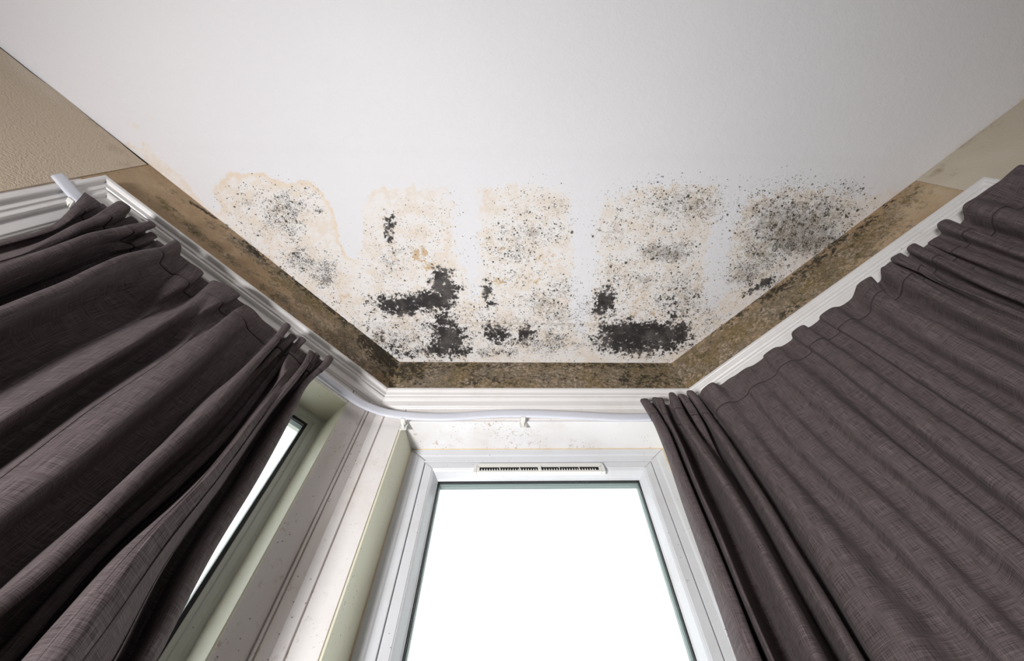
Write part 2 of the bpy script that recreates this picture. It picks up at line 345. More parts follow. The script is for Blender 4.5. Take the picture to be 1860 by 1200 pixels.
    black = [(708, 412, 11, 22, .62), (706, 435, 9, 12, .5), (712, 402, 6, 9, .5), (800, 503, 20, 16, .95), (812, 528, 22, 18, .95), (782, 545, 28, 16, 1), (742, 552, 30, 13, 1), (700, 549, 22, 11, .8), (722, 562, 40, 11, .75), (812, 560, 16, 20, .6), (797, 585, 13, 18, .75), (818, 610, 28, 24, .95), (800, 632, 30, 20, .85), (842, 636, 20, 13, .7),
             (672, 546, 12, 9, .4), (690, 612, 20, 9, .55, 30), (712, 632, 22, 12, .6, 30), (745, 642, 25, 8, .45), (665, 595, 14, 7, .35, 30),
             (885, 525, 9, 17, .75), (890, 552, 9, 14, .5), (897, 546, 12, 10, .55), (907, 606, 20, 15, .85), (886, 600, 10, 13, .7), (957, 610, 17, 14, .85), (930, 616, 28, 14, .45), (1000, 616, 34, 14, .28), (900, 642, 42, 6, .35), (1020, 600, 20, 10, .2),
             (1100, 545, 21, 19, .85), (1090, 562, 17, 13, .7), (1112, 534, 14, 9, .65), (1130, 612, 34, 22, .95), (1162, 622, 48, 18, 1), (1200, 612, 44, 22, .95), (1236, 606, 24, 18, .8), (1120, 597, 30, 10, .8), (1170, 596, 50, 9, .85), (1085, 612, 14, 18, .5), (1100, 632, 22, 10, .5),
             (1230, 572, 18, 15, .55), (1216, 546, 22, 17, .45), (1250, 540, 16, 11, .3), (1390, 512, 24, 6, .8, -32), (1368, 527, 20, 5, .8, -32), (1440, 475, 24, 8, .3, -32)]
    bl = blobs(P, [(b[0], b[1], b[2]*1.12, b[3]*1.3, *b[4:]) for b in black], pj)
    add_attr(o, 'black', np.clip(bl, 0, 1.05))
    add_attr(o, 'ochre', blobs(P, [(765, 465, 18, 16, .8), (778, 486, 13, 12, .7), (732, 470, 28, 14, .3), (800, 440, 20, 20, .3), (740, 430, 30, 30, .25), (895, 486, 13, 9, .45), (920, 456, 18, 9, .5), (992, 470, 22, 16, .5), (975, 510, 28, 14, .4), (912, 510, 22, 8, .6), (700, 560, 40, 14, .3), (640, 540, 60, 20, .3), (1160, 545, 40, 20, .38), (1180, 572, 60, 12, .4), (880, 640, 40, 10, .3), (1010, 560, 30, 14, .3), (1340, 545, 60, 12, .3, -34), (1600, 390, 120, 8, .42, -36), (1760, 265, 120, 9, .5, -38), (660, 380, 12, 22, .2), (330, 350, 60, 6, .3, 36), (480, 470, 120, 6, .35, 38)], pj))
    add_attr(o, 'grey', blobs(P, [(520, 380, 38, 34, .55), (500, 410, 30, 22, .5), (545, 470, 30, 24, .6), (590, 490, 34, 24, .6), (470, 370, 50, 26, .3), (592, 510, 18, 12, .7), (560, 540, 60, 18, .3), (710, 470, 40, 40, .35), (700, 385, 14, 14, .3), (700, 620, 60, 24, .6), (770, 640, 60, 16, .6), (780, 590, 60, 18, .4), (900, 640, 60, 12, .6), (1000, 625, 70, 22, .62), (1100, 620, 30, 24, .7), (1240, 630, 40, 12, .55), (960, 470, 60, 30, .15), (1380, 430, 60, 50, .35), (1460, 400, 80, 40, .35), (1440, 450, 70, 26, .45), (1290, 585, 50, 20, .3)], pj))
    j1 = at_z(1000, 277, H)[1]
    jn = .35*np.exp(-((P[:, 1]-j1)/.004)**2) + 1.0*np.exp(-((P[:, 1]-jy)/.0035)**2)*np.clip((.28-np.abs(P[:, 0]-.08))/.05, 0, 1)*st
    add_attr(o, 'joint', jn)
    struct(o); return o
ceiling = make_ceiling()

# ================================================================ WALLS OF THE BAY
SOF = 0.982                                  # soffit height of all three openings
SILL = -0.35
B_S0, B_S1 = -0.3029, 0.4465                 # opening in the back wall
L_S0, L_S1 = 0.0912, 0.705                   # in the left wall
R_S0, R_S1 = 0.100, 0.760
TT = 1.112                                   # top of the architrave
FLOOR = -CAMZ
def bay_wall(name, F, a0, a1, s0, s1):
    m = MB()
    m.box(F, a0, s0-.002, FLOOR, H+.05, 0, .165); m.box(F, s1+.002, a1, FLOOR, H+.05, 0, .165)
    m.box(F, s0-.002, s1+.002, SOF+.002, H+.05, 0, .165); m.box(F, s0-.002, s1+.002, FLOOR, SILL-.002, 0, .165)
    o = m.build(name, M_BOARD); return struct(o)
wall_back = bay_wall('wall_back', BACK, XL-.06, XR+.06, B_S0, B_S1)
wall_left = bay_wall('wall_left', LEFT, -.06, 3.3, L_S0, L_S1)
wall_right = bay_wall('wall_right', RIGHT, -.06, 2.9, R_S0, R_S1)

def surface(name, F, a0, a1, z0, z1, off, mat, parent, step=.005, fa=None):
    """a finish laid on the wall: grid plane with real thickness edge"""
    na = max(2, int((a1-a0)/step)+1); nz = max(2, int((z1-z0)/step)+1)
    As = np.linspace(a0, a1, na); Zs = np.linspace(z0, z1, nz)
    V = []; 
    for a in As:
        for z in Zs:
            V.append(F.pt(a if fa is None else fa(a, z), z, -off))
    q = [(i*nz+j, i*nz+j+1, (i+1)*nz+j+1, (i+1)*nz+j) for i in range(na-1) for j in range(nz-1)]
    # edge strips back to the wall
    k = len(V)
    for i in range(na): V.append(F.pt(As[i], z0, .002)); V.append(F.pt(As[i], z1, .002))
    for i in range(na-1):
        q.append((i*nz, (i+1)*nz, k+2*(i+1), k+2*i)); q.append((i*nz+nz-1, k+2*i+1, k+2*(i+1)+1, (i+1)*nz+nz-1))
    k2 = len(V)
    for j in range(nz): V.append(F.pt(a0 if fa is None else fa(a0, Zs[j]), Zs[j], .002)); V.append(F.pt(a1, Zs[j], .002))
    for j in range(nz-1):
        q.append((j, k2+2*j, k2+2*(j+1), j+1)); b = (na-1)*nz; q.append((b+j, b+j+1, k2+2*(j+1)+1, k2+2*j+1))
    o = build(name, V, q, mat, parent)
    A = np.array(V); P = np.stack([(A-F.P)@F.A, A[:, 2]], 1)
    return o, P
def pjf(F): return lambda u, v: np.array(sz(F, at_plane(u, v, F)))

def maps(o, P, F, mould, dark, pale, base=0.0):
    add_attr(o, 'mould', np.clip(blobs(P, mould, pjf(F))+base, 0, 1)); add_attr(o, 'dark', blobs(P, dark, pjf(F))); add_attr(o, 'pale', blobs(P, pale, pjf(F)))

SL, SR = 0.861, 0.862
o, P = surface('plaster_band', LEFT, -.002, SL+.004, TT-.03, H, .0015, M_BAND, wall_left)
maps(o, P, LEFT,
     [(300, 372, 26, 9, .7, 40), (350, 418, 40, 8, .85, 40), (400, 456, 44, 7, .85, 38), (330, 360, 40, 5, .35, 36), (440, 488, 30, 6, .45, 38), (400, 418, 44, 9, .55, 38), (460, 462, 50, 11, .9, 38), (520, 510, 55, 14, 1, 38), (580, 556, 60, 28, 1, 38), (640, 616, 60, 40, 1, 38), (500, 530, 50, 20, .6, 38), (520, 560, 60, 14, .5, 38), (600, 620, 60, 14, .6, 38), (700, 660, 50, 30, 1, 38), (560, 575, 60, 9, .5, 38), (650, 655, 60, 12, .8, 38)],
     [(365, 380, 26, 2.6, 1.0, 34), (385, 393, 14, 2.4, .9, 34), (330, 392, 30, 4, .25, 40), (440, 440, 30, 6, .35, 38), (470, 462, 40, 6, .5, 38), (545, 515, 60, 7, .6, 38), (620, 572, 60, 10, .7, 38), (690, 640, 50, 18, .75, 38), (720, 680, 26, 20, .6)],
     [(260, 330, 40, 14, .3, 20), (480, 560, 90, 6, .2, 38)])
o, P = surface('plaster_band', BACK, XL-.002, XR+.002, TT-.03, H, .0015, M_BAND, wall_back)
maps(o, P, BACK, [(760, 680, 140, 60, 1), (960, 680, 200, 60, 1), (1180, 680, 140, 60, 1)],
     [(740, 670, 40, 24, .55), (850, 664, 90, 6, .45), (900, 690, 60, 10, .35), (1100, 664, 120, 6, .5), (1170, 690, 60, 14, .4), (1010, 685, 50, 10, .25)], [], .4)
o, P = surface('plaster_band', RIGHT, -.002, SR+.004, TT-.03, H, .0015, M_BAND, wall_right)
maps(o, P, RIGHT, [(1260, 670, 70, 50, 1), (1320, 625, 70, 50, 1, -36), (1400, 565, 80, 46, 1, -36), (1480, 505, 80, 40, 1, -36), (1550, 450, 60, 36, .9, -36), (1610, 400, 50, 26, .75, -36), (1655, 356, 30, 14, .6, -36)],
     [(1330, 580, 60, 8, .45, -36), (1420, 520, 70, 10, .5, -36), (1500, 460, 60, 12, .45, -36), (1570, 410, 50, 9, .5, -36), (1620, 366, 36, 7, .5, -36), (1440, 560, 40, 8, .3, -36)],
     [(1560, 470, 80, 9, .5, -36), (1660, 375, 50, 20, .6, -36), (1700, 350, 40, 20, .8)])

# wallpaper beyond the seam on both side walls: sheets a few millimetres proud, the left one lifting along its top
def paper(name, F, s0, s1, mat, parent, wav):
    # top part over the architrave, then the field beyond it
    o, P = surface(name, F, s0, s1, -.9, H-.0035, .0030, mat, parent, .012)
    me = o.data
    return o, P
o, P = surface('wallpaper', LEFT, .8655, 3.2, FLOOR, H-.006, .0035, M_PAPERL, wall_left, .012)
for v in o.data.vertices:                    # the top edge curls and waves
    s = (Vector(v.co)-Vector((LEFT.P[0], LEFT.P[1], 0))).dot(Vector(LEFT.A)); zz = v.co.z-CAMZ
    if zz > H-.02: v.co.z += .0030*math.sin(s*19)+.0016*math.sin(s*47+1)
maps(o, P, LEFT, [(200, 270, 60, 20, .42, 45), (160, 212, 40, 9, .45, 50), (225, 285, 40, 12, .4, 40), (215, 300, 60, 5, .3, 0)],
     [(150, 208, 22, 7, .42, 55), (190, 262, 26, 8, .42, 45), (205, 255, 20, 6, .38, 40), (215, 300, 22, 6, .3), (240, 280, 20, 6, .35, 40)],
     [(30, 120, 60, 12, .8, 42), (80, 160, 60, 8, .6, 45)])
o, P = surface('wallpaper', RIGHT, .8665, 2.85, FLOOR, H-.001, .0030, M_PAPERR, wall_right, .012)
maps(o, P, RIGHT, [(1700, 315, 50, 8, .5, -38), (1770, 250, 70, 9, .5, -38), (1780, 270, 60, 10, .35, -25), (1830, 225, 40, 12, .4, -25), (1740, 310, 60, 12, .3, -20)],
     [(1800, 250, 16, 4, .38, -25), (1830, 235, 20, 4, .3, -25)], [(1740, 330, 60, 10, .4, -20), (1800, 290, 80, 12, .3, -10)])
# torn horizontal overlap in the right-hand paper
# near-black strip standing in for shade in the gap between ceiling and left wallpaper
m = MB(); m.box(LEFT, .8655, 3.2, H-.016, H-.0004, -.0012, .002); m.build('ceiling_gap_shade', M_GAP, wall_left)

# ---------------------------------------------------------------- architraves (head and two legs, mitred)
k = .81
APROF = [(0, .001), (0, -.026), (.0015, -.029), (.004, -.030), (.010, -.030), (.0125, -.0285), (.0135, -.0215), (.0165, -.0205), (.026, -.0215), (.0275, -.0185), (.030, -.0175), (.034, -.0205), (.0385, -.0215), (.042, -.0185), (.0435, -.0130), (.047, -.0120), (.062, -.0105), (.0645, -.0100), (.066, -.0075), (.069, -.0060), (.070, -.0045), (.070, .001)]
def architrave(name, F, s0, s1, label):
    m = MB(); m.ring(F, s0, s1, SILL-.1, TT, APROF, bottom=False)
    o = m.build(name, M_ARCH); return struct(o)
# left and right ones turn down beyond the windows, the back one only crosses between the corners
def head_run(segs, name):
    """mitred head running round the bay; segs are lists of corner points per profile point"""
    m = MB(); n = len(APROF); t1 = math.tan(AL/2); t2 = math.tan(AR/2); rows = []
    so_l, so_r = .843, .898
    def row(f): rows.append([f(w_, -d) for w_, d in APROF])
    row(lambda w_, p: LEFT.pt(so_l-w_, SILL-.1, -p))
    row(lambda w_, p: LEFT.pt(so_l-w_, TT-w_, -p))
    row(lambda w_, p: BACK.pt(XL+p*t1, TT-w_, -p))
    row(lambda w_, p: BACK.pt(XR-p*t2, TT-w_, -p))
    row(lambda w_, p: RIGHT.pt(so_r-w_, TT-w_, -p))
    row(lambda w_, p: RIGHT.pt(so_r-w_, SILL-.1, -p))
    return rows
rows = head_run(None, None)
for nm, rr in (('trim_1', rows[0:3]), ('trim_2', rows[2:4]), ('trim_3', rows[3:6])):
    n = len(APROF); V = [p for r in rr for p in r]; Fc = []
    for c in range(len(rr)-1):
        for i in range(n-1): Fc.append((c*n+i, c*n+i+1, (c+1)*n+i+1, (c+1)*n+i))
    Fc.append(tuple(range(n))); Fc.append(tuple(range((len(rr)-1)*n, len(rr)*n)))
    o = build(nm, V, Fc, M_ARCH); struct(o); bevel(o, .0008, 2)

# ---------------------------------------------------------------- boards on the corner posts and over the openings
def corner_boards():
    m = MB()
    zt = TT-.069
    for F, s in ((LEFT, 1),):
        m.box(F, .0355, .0885, SILL, zt, -.0030, .001)
        m.box(F, .0285, .0335, SILL, zt, -.0060, .001); m.box(F, .0010, .0245, SILL, zt, -.0045, .001)
    o = m.build('post_board', M_BOARD, wall_left); bevel(o, .0010, 2)
    m = MB(); 
    m.box(BACK, XL+.0275, B_S0-.0065, SILL, zt, -.0035, .001); m.box(BACK, XL+.001, XL+.0235, SILL, zt, -.0055, .001)
    o = m.build('post_board', M_WHITE, wall_back); bevel(o, .0010, 2)
    m = MB(); m.box(BACK, B_S1+.006, XR-.0275, SILL, zt, -.0035, .001); m.box(BACK, XR-.0235, XR-.001, SILL, zt, -.0055, .001)
    o = m.build('post_board', M_WHITE, wall_back); bevel(o, .0010, 2)
    m = MB(); m.box(RIGHT, .002, .024, SILL, zt, -.005, .001); m.box(RIGHT, .028, R_S0-.006, SILL, zt, -.003, .001)
    o = m.build('post_board', M_WHITE, wall_right); bevel(o, .0010, 2)
    for F, a0, a1, par in ((BACK, B_S0-.004, B_S1+.004, wall_back), (LEFT, L_S0, L_S1, wall_left), (RIGHT, R_S0, R_S1, wall_right)):
        m = MB(); m.box(F, a0, a1, SOF+.0005, zt, -.0030, .001); m.box(F, a0, a1, SOF+.012, SOF+.019, -.0055, -.002)
        o = m.build('head_board', M_WHITE, par); bevel(o, .0010, 2)
corner_boards()
# far-side faces of the side walls, between window and architrave
for F, a0, a1, par in ((LEFT, L_S1+.003, .775, wall_left), (RIGHT, R_S1+.003, .830, wall_right)):
    m = MB(); m.box(F, a0, a1, SILL, TT-.069, -.0030, .001); bevel(m.build('post_board', M_WHITE, par), .001, 2)

# ================================================================ WINDOWS
def mitre(name, F, a0, a1, z0, z1, prof, e):
    m = MB()
    for cx, cz, ix, iz in ((a0, z1, 1, -1), (a1, z1, -1, -1)):
        V = []
        for w_, d in prof:
            for sg in (-1, 1): V.append(F.pt(cx+ix*w_+sg*ix*.0003, cz+iz*w_-sg*iz*.0003, d-.00025))
        V += [F.pt(cx+ix*w_, cz+iz*w_, d+.001) for w_, d in prof]; n = len(prof)
        Fc = [(2*i, 2*i+1, 2*i+3, 2*i+2) for i in range(n-1)]+[(2*i+1, 2*n+i, 2*n+i+1, 2*i+3) for i in range(n-1)]+[(2*i, 2*i+2, 2*n+i+1, 2*n+i) for i in range(n-1)]
        m.add(V, Fc)
    m.build(name, M_GRIME, e)
def window(name, F, s0, s1, splay0, splay1, pvc, jamb_mat, fixed=False):
    z0, z1 = SILL, SOF
    e = empty(name, F.pt((s0+s1)/2, z0, .1)); struct(e)
    # lining: jambs splay slightly towards the frame; soffit in its own paint
    m = MB()
    for sgn, s, sp in ((1, s0, splay0), (-1, s1, splay1)):
        V = [F.pt(s-sgn*.0045, z0, -.0045), F.pt(s, z0, -.0045), F.pt(s+sgn*sp, z0, .096), F.pt(s-sgn*.0045, z0, .096)]
        V += [F.pt(s-sgn*.0045, z1+.0045, -.0045), F.pt(s, z1, -.0045), F.pt(s+sgn*sp, z1, .096), F.pt(s-sgn*.0045, z1+.0045, .096)]
        m.add(V, [(0, 1, 2, 3), (4, 7, 6, 5), (0, 4, 5, 1), (1, 5, 6, 2), (2, 6, 7, 3), (3, 7, 4, 0)])
    bevel(m.build('jamb_lining', jamb_mat, e), .0008, 2)
    m = MB(); a, b = s0-.0045, s1+.0045
    V = [F.pt(a, z1+.0045, -.0045), F.pt(b, z1+.0045, -.0045), F.pt(s1, z1, -.0045), F.pt(s0, z1, -.0045), F.pt(a, z1+.0045, .096), F.pt(b, z1+.0045, .096), F.pt(s1-splay1, z1, .096), F.pt(s0+splay0, z1, .096)]
    m.add(V, [(0, 1, 2, 3), (4, 7, 6, 5), (0, 4, 5, 1), (3, 2, 6, 7), (0, 3, 7, 4), (1, 5, 6, 2)])
    bevel(m.build('soffit_lining', M_SOFF if pvc is M_PVC else jamb_mat, e), .0008, 2)
    m = MB(); m.box(F, s0-.02, s1+.02, z0-.03, z0, -.06, .10); bevel(m.build('sill_board', M_WHITE, e), .004, 3)
    A0, A1, Z0, Z1 = s0+splay0, s1-splay1, z0, z1
    # rusty line of sealant where lining meets frame
    m = MB(); m.ring(F, A0-.0002, A1+.0002, Z0, Z1+.0002, [(0, .0915), (.0028, .0945), (0, .0975)])
    m.build('sealant', M_RUST, e)
    m = MB(); m.ring(F, A0-.03, A1+.03, Z0-.03, Z1+.03, [(0, .094), (.030, .094), (.052, .0945), (.056, .0975), (.0735, .0985), (.0745, .0995), (.0745, .128), (.072, .150), (0, .160)] if not fixed else [(0, .088), (.038, .088), (.0400, .0872), (.0515, .0890), (.0535, .0920), (.0535, .150), (0, .160)])
    mitre('frame_joint', F, A0, A1, Z0, Z1, [(0, .094), (.030, .094), (.0445, .0945)], e)
    f = m.build('frame', pvc, e); bevel(f, .0008, 2)
    if fixed:                                # a fixed light: bead, gasket and pane straight in the frame
        x = .0225
        m = MB(); m.ring(F, A0+x, A1-x, Z0+x, Z1-x, [(0, .125), (0, .0935), (.0015, .0925), (.0100, .0932), (.0112, .0942), (.0112, .125)]); bevel(m.build('glazing_bead', pvc, e), .0006, 2)
        y = x+.0110
        m = MB(); m.ring(F, A0+y, A1-y, Z0+y, Z1-y, [(0, .0952), (.0075, .0962), (.0062, .0972), (.0062, .1030), (0, .104)]); m.build('gasket', M_RUB, e)
        m = MB(); m.ring(F, A0+y, A1-y, Z0+y, Z1-y, [(-.01, .1045), (.0068, .1045), (.0068, .1195), (-.01, .1195)]); m.build('spacer_bar', M_SPACER, e)
        m = MB(); m.box(F, A0+y-.004, A1-y+.004, Z0+y-.004, Z1-y+.004, .1034, .1041); m.box(F, A0+y-.004, A1-y+.004, Z0+y-.004, Z1-y+.004, .1197, .1204)
        m.build('pane', M_GLASS, e)
        return e
    # dark rebate gap
    g = .0445
    m = MB(); m.ring(F, A0+g, A1-g, Z0+g, Z1-g, [(0, .112), (.004, .112), (.004, .16), (0, .16)])
    m.build('seal', M_RUB, e)
    # opening sash with sloping glazing bead
    x = g+.0022
    m = MB(); m.ring(F, A0+x, A1-x, Z0+x, Z1-x, [(0, .140), (0, .1000), (.0012, .0985), (.021, .0990), (.0225, .1010), (.0235, .1010), (.0275, .1050), (.0345, .1230), (.0355, .1260), (.0385, .1300), (.0385, .140)])
    s = m.build('sash', pvc, e); bevel(s, .0006, 2)
    mitre('sash_joint', F, A0+x, A1-x, Z0+x, Z1-x, [(.0012, .0985), (.021, .0990), (.0275, .1050), (.0345, .1230)], e)
    y = x+.0365
    m = MB(); m.ring(F, A0+y, A1-y, Z0+y, Z1-y, [(0, .131), (.0046, .1315), (.0046, .1375), (0, .139)]); m.build('gasket', M_RUB, e)
    m = MB(); m.ring(F, A0+y, A1-y, Z0+y, Z1-y, [(-.01, .1385), (.0065, .1385), (.0065, .1440), (.0075, .1442), (.0075, .1570), (-.01, .1570)]); m.build('spacer_bar', M_SPACER, e)
    m = MB(); m.box(F, A0+y-.004, A1-y+.004, Z0+y-.004, Z1-y+.004, .1376, .1384); m.box(F, A0+y-.004, A1-y+.004, Z0+y-.004, Z1-y+.004, .1572, .158)
    m.build('pane', M_GLASS, e)
    m = MB(); m.ring(F, A0+x+.004, A1-x-.004, Z0+x+.004, Z1-x-.004, [(0, .1585), (.036, .1585), (.034, .163), (0, .164)]); m.build('outer_sash', pvc, e)
    return e
w1 = window('window_1', BACK, B_S0, B_S1, .0125, .0115, M_PVC, M_JAMB)
w2 = window('window_2', LEFT, L_S0, L_S1, .003, .010, M_PVCG, M_JAMB, True)
w3 = window('window_3', RIGHT, R_S0, R_S1, .010, .010, M_PVC, M_WHITE)

# ---------------------------------------------------------------- trickle vent on the back window's sash
def vent():
    u0, u1 = at_plane(861, 850, BACK, .096), at_plane(1097, 850, BACK, .096)
    x0, x1 = u0[0], u1[0]
    zt, zb = at_plane(980, 840.5, BACK, .086)[2], at_plane(980, 856.5, BACK, .086)[2]
    e = empty('trickle_vent', BACK.pt((x0+x1)/2, zb, .0985)); e.parent = None
    c = .009
    dn, df = .0985, .086                     # back and front of the housing
    m = MB(); gx0, gx1 = x0+.0165, x1-.0165; gz0, gz1 = zb+.0060, zt-.0115
    m.box(BACK, x0+c, x1-c, gz1, zt, df, dn); m.box(BACK, x0+c, x1-c, zb, gz0, df, dn)
    m.box(BACK, x0+c, gx0, gz0, gz1, df, dn); m.box(BACK, gx1, x1-c, gz0, gz1, df, dn)
    h = m.build('housing', M_VENT, e); bevel(h, .0008, 2)
    for xa, xb in ((x0, x0+c-.0004), (x1-c+.0004, x1)):
        lo = xa == x0; V = []; n = 8
        for d in (df, dn):
            ring = []
            for i in range(n+1):
                t = i/n*math.pi/2
                xx = (xb-(xb-xa)*math.sin(t)) if lo else (xa+(xb-xa)*math.sin(t))
                dd = d if d == dn else df+.0
                ring.append((xx, zb+(zt-zb)*math.cos(t)*1.0))
            inner = xb if lo else xa
            V += [BACK.pt(a, z, d) for a, z in ring] + [BACK.pt(inner, zb, d)]
        q = n+2; Fc = [tuple(range(q)), tuple(range(q, 2*q))] + [(i, (i+1) % q, q+(i+1) % q, q+i) for i in range(q)]
        mm = MB(); mm.add(V, Fc); bevel(mm.build('end_cap', M_VENT, e), .0006, 2)
    m = MB(); m.box(BACK, gx0, gx1, gz0, gz1, df+.0040, .0975); m.build('slot', M_GAP, e)
    for i in range(1, 6):
        if i == 3: continue
        xx = gx0+(gx1-gx0)*i/6
        m = MB(); m.box(BACK, xx-.0010, xx+.0010, gz0, gz1, df+.0004, df+.0040); m.build('bar', M_VENT, e)
    xc = (gx0+gx1)/2
    m = MB(); m.box(BACK, xc-.0045, xc+.0045, gz0-.0015, gz1+.002, df-.002, df+.004); bevel(m.build('slider', M_VENT, e), .0008, 2)
    rnd = random.Random(3); m = MB(); x = gx0+.004
    while x < gx1-.006:                      # slanting louvre teeth behind the slot
        wd = .0042; gm = gz0+(gz1-gz0)*.62; V = [BACK.pt(x, gz0, df+.0008), BACK.pt(x+wd, gz0, df+.0008), BACK.pt(x+wd*.5+rnd.uniform(-.001, .001), gm, df+.0016),
                        BACK.pt(x, gz0, df+.0028), BACK.pt(x+wd, gz0, df+.0028), BACK.pt(x+wd*.5, gm, df+.0028)]
        m.add(V, [(0, 1, 2), (3, 5, 4), (0, 3, 4, 1), (1, 4, 5, 2), (2, 5, 3, 0)]); x += .0070
    m.build('louvre', M_VENT, e)
    for xx in (x0+.0125, x1-.0125):
        m = MB(); V = [BACK.pt(xx+.0012*math.cos(t*math.pi/4), (zt+zb)/2+.003+.0012*math.sin(t*math.pi/4), d) for d in (df-.0003, df+.001) for t in range(8)]
        m.add(V, [tuple(range(8)), tuple(range(8, 16))]+[(i, (i+1) % 8, 8+(i+1) % 8, 8+i) for i in range(8)]); m.build('screw_hole', M_GAP, e)
    tag(e, 'long ivory plastic trickle vent with slotted grille on the top of the uncovered window', 'window vent')
vent()

# ================================================================ CURTAIN RAIL
def catmull(P, n):
    P = [np.asarray(p, float) for p in P]; P = [2*P[0]-P[1]]+P+[2*P[-1]-P[-2]]; out = []
    for i in range(1, len(P)-2):
        for t in np.linspace(0, 1, n, endpoint=False):
            a, b, c, d = P[i-1], P[i], P[i+1], P[i+2]
            out.append(.5*((2*b)+(-a+c)*t+(2*a-5*b+4*c-d)*t*t+(-a+3*b-3*c+d)*t**3))
    out.append(P[-2]); return np.array(out)
RO = .030
rail_pts = [at_plane(104, 318, LEFT, -RO), at_plane(150, 366, LEFT, -RO)]
for s_, z_ in ((.70, 1.000), (.55, .994), (.40, .990), (.28, .988), (.18, .984)): rail_pts.append(LEFT.pt(s_, z_, -RO))
for u, v in ((640, 722), (668, 738)): rail_pts.append(at_plane(u, v, LEFT, -RO-.004))
c0 = (at_plane(705, 750, BACK, -.040)+at_plane(705, 750, LEFT, -.040))/2; rail_pts.append(c0)
for u, v in ((750, 755.5), (810, 757), (900, 751.5), (960, 751), (1040, 754), (1110, 757.5), (1160, 758)): rail_pts.append(at_plane(u, v, BACK, -RO))
zr = rail_pts[-1][2]
rail_pts.append(np.array([.44, D-RO-.004, zr])); rail_pts.append((BACK.pt(XR, zr, -.034)+RIGHT.pt(0.0, zr, -.034))/2); 
for s_ in (.09, .2, .4, .6, .8, .95, 1.05): rail_pts.append(RIGHT.pt(s_, zr+.004, -RO-.002))
path = catmull(rail_pts, 10)
def sweep_rail(path):
    # flat oval strip standing on edge with a rolled lower lip
    sec = []
    for t in range(16):
        a = t/16*2*math.pi; sec.append((.0046*math.cos(a)*(1 if math.sin(a) > -.6 else 1.25), .0150*math.copysign(abs(math.sin(a))**.7, math.sin(a))))
    V = []; n = len(sec)
    for i, p in enumerate(path):
        t = path[min(i+1, len(path)-1)]-path[max(i-1, 0)]; t[2] = 0; t /= np.linalg.norm(t); nrm = np.array([-t[1], t[0], 0])
        for a, b in sec: V.append(p+nrm*a+np.array([0, 0, b]))
    Fc = [(i*n+j, i*n+(j+1) % n, (i+1)*n+(j+1) % n, (i+1)*n+j) for i in range(len(path)-1) for j in range(n)]
    Fc += [tuple(range(n)), tuple(range((len(path)-1)*n, len(path)*n))]
    return V, Fc
rail = empty('curtain_rail', path[len(path)//2])
V, Fc = sweep_rail(path); build('track', V, Fc, M_RAIL, rail, True)
def bracket(F, a, z, reach):
    m = MB(); m.box(F, a-.0095, a+.0095, z-.030, z+.006, -.0065, -.0030)          # foot on the board
    V = [F.pt(a-.003, z-.004, -.006), F.pt(a+.003, z-.004, -.006), F.pt(a+.003, z-.026, -.006), F.pt(a-.003, z-.026, -.006),
         F.pt(a-.003, z-.010, -reach), F.pt(a+.003, z-.010, -reach), F.pt(a+.003, z-.017, -reach), F.pt(a-.003, z-.017, -reach)]
    m.add(V, [(0, 1, 2, 3), (4, 7, 6, 5), (0, 4, 5, 1), (1, 5, 6, 2), (2, 6, 7, 3), (3, 7, 4, 0)])
    m.box(F, a-.006, a+.006, z-.019, z-.0135, -reach-.002, -.012)
    bevel(m.build('bracket', M_VENT, rail), .0008, 2)
def zof(X): i = np.argmin(((path[:, :2]-X[:2])**2).sum(1)); return path[i][2]
for u, v in ((736, 765), (950, 764)):
    X = at_plane(u, v, BACK, -.006); bracket(BACK, X[0], zof(BACK.pt(X[0], 0, -RO)), RO)
X = at_plane(128, 372, LEFT, -.012)
for s_, off in ((sz(LEFT, X)[0], 0), (.45, 0)): bracket(LEFT, s_, zof(LEFT.pt(s_, 0, -RO)), RO)
bracket(RIGHT, .40, zof(RIGHT.pt(.40, 0, -RO)), RO); bracket(RIGHT, .80, zof(RIGHT.pt(.80, 0, -RO)), RO)
tag(rail, 'white flexible plastic curtain track bending round the bay below the moulded trim', 'curtain rail')

